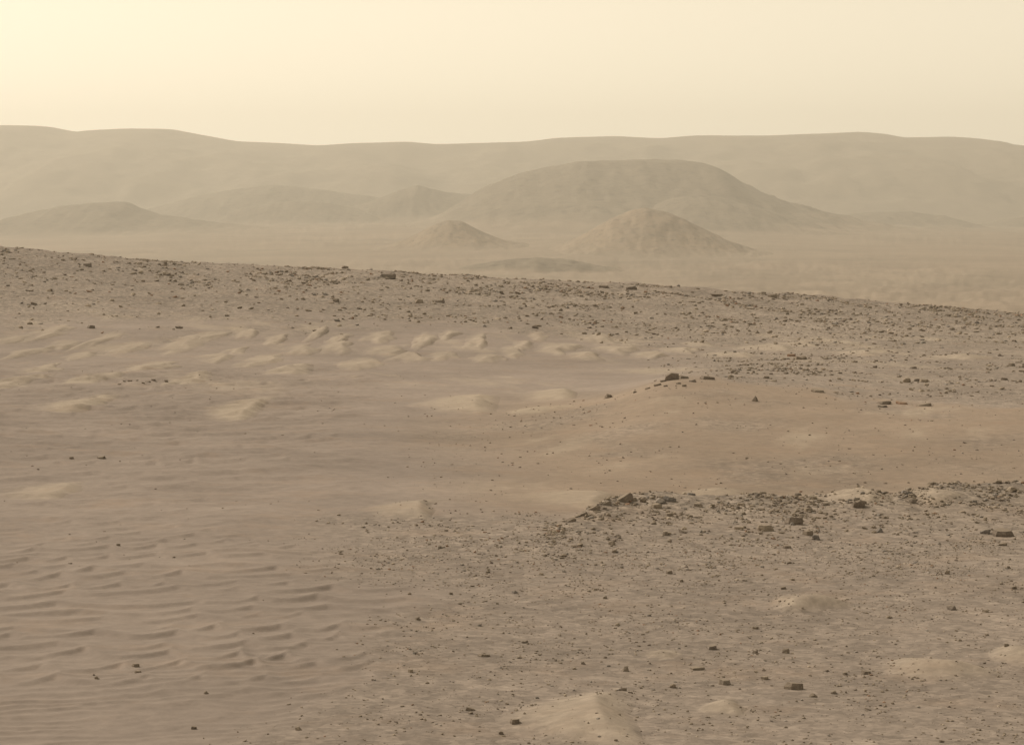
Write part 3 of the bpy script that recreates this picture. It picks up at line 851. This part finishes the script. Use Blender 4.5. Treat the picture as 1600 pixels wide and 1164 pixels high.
# the tilted slabs standing on the ledge crest and the block on the hill brow
o = rock(972, 784, 36, 9, 'slab', 'd', "dark slab tilted up along the ledge's left crest", tilt=-0.52, rz=0.0, deep=.6)
o = rock(990, 783, 16, 9, 'wedge', 'd', "dark wedge rock on the ledge crest beside the tilted slab", rz=math.pi)
o = rock(1030, 787, 24, 12, 'peak', 'b', "grey-blue peaked rock on the ledge crest")
o = rock(1046, 784, 22, 8, 'slab', 'b', "grey flat rock leaning on the peaked rock of the ledge crest", tilt=0.30, rz=0.0)
o = rock(1050, 594, 24, 15, 'block', 'd', "dark square boulder crowning the bare hill", rz=0.1, tilt=0.0)
o = rock(1068, 592, 18, 6, 'slab', 'd', "dark flat rock beside the square boulder crowning the hill", rz=0.1)
for (a, b, w, h) in [(928, 797, 22, 6), (910, 807, 20, 5), (948, 789, 18, 6), (893, 816, 16, 4)]:
    rock(a, b, w, h, 'slab', 'd', "dark thin rock plate on the ledge's sloping left edge", "plates along the ledge's left edge", tilt=-0.45, rz=0.0, deep=.7)
for (a, b, w, h) in [(1036, 597, 10, 4), (1027, 603, 13, 4), (1012, 608, 9, 3), (1060, 600, 8, 3), (1082, 597, 12, 4), (1069, 604, 9, 4), (992, 614, 7, 3), (1040, 604, 7, 3)]:
    rock(a, b, w, h, 'slab', 'd', "small dark rock plate on the bare hill's stony brow", "plates on the hill brow", tilt=-0.2, rz=0.0)
for i in range(9):
    rock(185 + i * 10 + rnd.uniform(-6, 6), 597 + rnd.uniform(-2, 5), rnd.uniform(4, 9), 2, 'slab', 'd',
         "small dark stone in a short line of stones across the sandy hollow", "line of stones in the hollow")

def many(n, pts, wr, kinds, label, group, seed):
    r = random.Random(seed)
    for (X, Y) in pts[:n]:
        kd, mk = r.choice(kinds)
        w = wr[0] + (wr[1] - wr[0]) * r.random() ** 2
        word = {'d': 'dark', 't': 'tan', 'b': 'blue-grey', 'o': 'reddish'}[mk] + ' ' + {'block': 'blocky', 'slab': 'flat', 'wedge': 'wedge-shaped', 'peak': 'pointed'}[kd]
        rock(0, 0, w, w * r.uniform(.35, .65), kd, mk, word + ' ' + label, group, at=(float(X), float(Y)), rz=r.uniform(0, 6.28))

BK = [('block', 'd'), ('slab', 'd'), ('slab', 't'), ('wedge', 'd'), ('block', 't')]
many(62, scatter(62, 40, 64, d_near, 31, (640, 1620)), (6, 11), BK + [('block', 'b'), ('block', 'd')], "little loose rock scattered on the pebbly plain in front of the ledge", "loose rocks on the plain", 1)
many(56, scatter(56, 65, 80, d_ledge, 32, (880, 1640)), (8, 17), BK + [('slab', 'b'), ('slab', 't'), ('slab', 't'), ('slab', 't')], "small broken rock embedded in the face of the rocky ledge", "broken rocks on the ledge", 2)
many(22, scatter(22, 61, 72, d_band, 33, (440, 1000)), (5, 9), BK + [('block', 'b')], "small rock in the gravel band left of the ledge", "rocks in the gravel band", 3)
many(26, scatter(26, 118, 175, d_bench, 34, (1060, 1620)), (7, 13), [('slab', 'd'), ('slab', 'd'), ('block', 'd'), ('slab', 't')], "low rock lying on the stony bench", "rocks on the bench", 4)
many(52, scatter(52, 262, 299, d_far, 35, (-20, 1620)), (5, 10), BK, "boulder among stones near the far slope's crest", "boulders near the far crest", 5)

# ------------------------------------------------------------------ dusty air
hx, hy0, hy1, hz0, hz1 = 6200, -60, 12600, -78, 560
hv = [(-hx, hy0, hz0), (hx, hy0, hz0), (hx, hy1, hz0), (-hx, hy1, hz0), (-hx, hy0, hz1), (hx, hy0, hz1), (hx, hy1, hz1), (-hx, hy1, hz1)]
hf = [(0, 3, 2, 1), (4, 5, 6, 7), (0, 1, 5, 4), (1, 2, 6, 5), (2, 3, 7, 6), (3, 0, 4, 7)]
hm = bpy.data.meshes.new("haze"); hm.from_pydata(hv, [], hf); hm.update()
mh = bpy.data.materials.new("dusty air"); mh.use_nodes = True
mh.node_tree.nodes.clear()
vo = mh.node_tree.nodes.new('ShaderNodeOutputMaterial')
pv = mh.node_tree.nodes.new('ShaderNodeVolumePrincipled')
pv.inputs['Color'].default_value = (0.97, 0.92, 0.81, 1)
pv.inputs['Density'].default_value = HAZE
pv.inputs['Anisotropy'].default_value = 0.3
mh.node_tree.links.new(pv.outputs[0], vo.inputs['Volume'])
link("haze", hm, mh, kind="stuff", label="thin pale dust haze filling the air", category="haze")
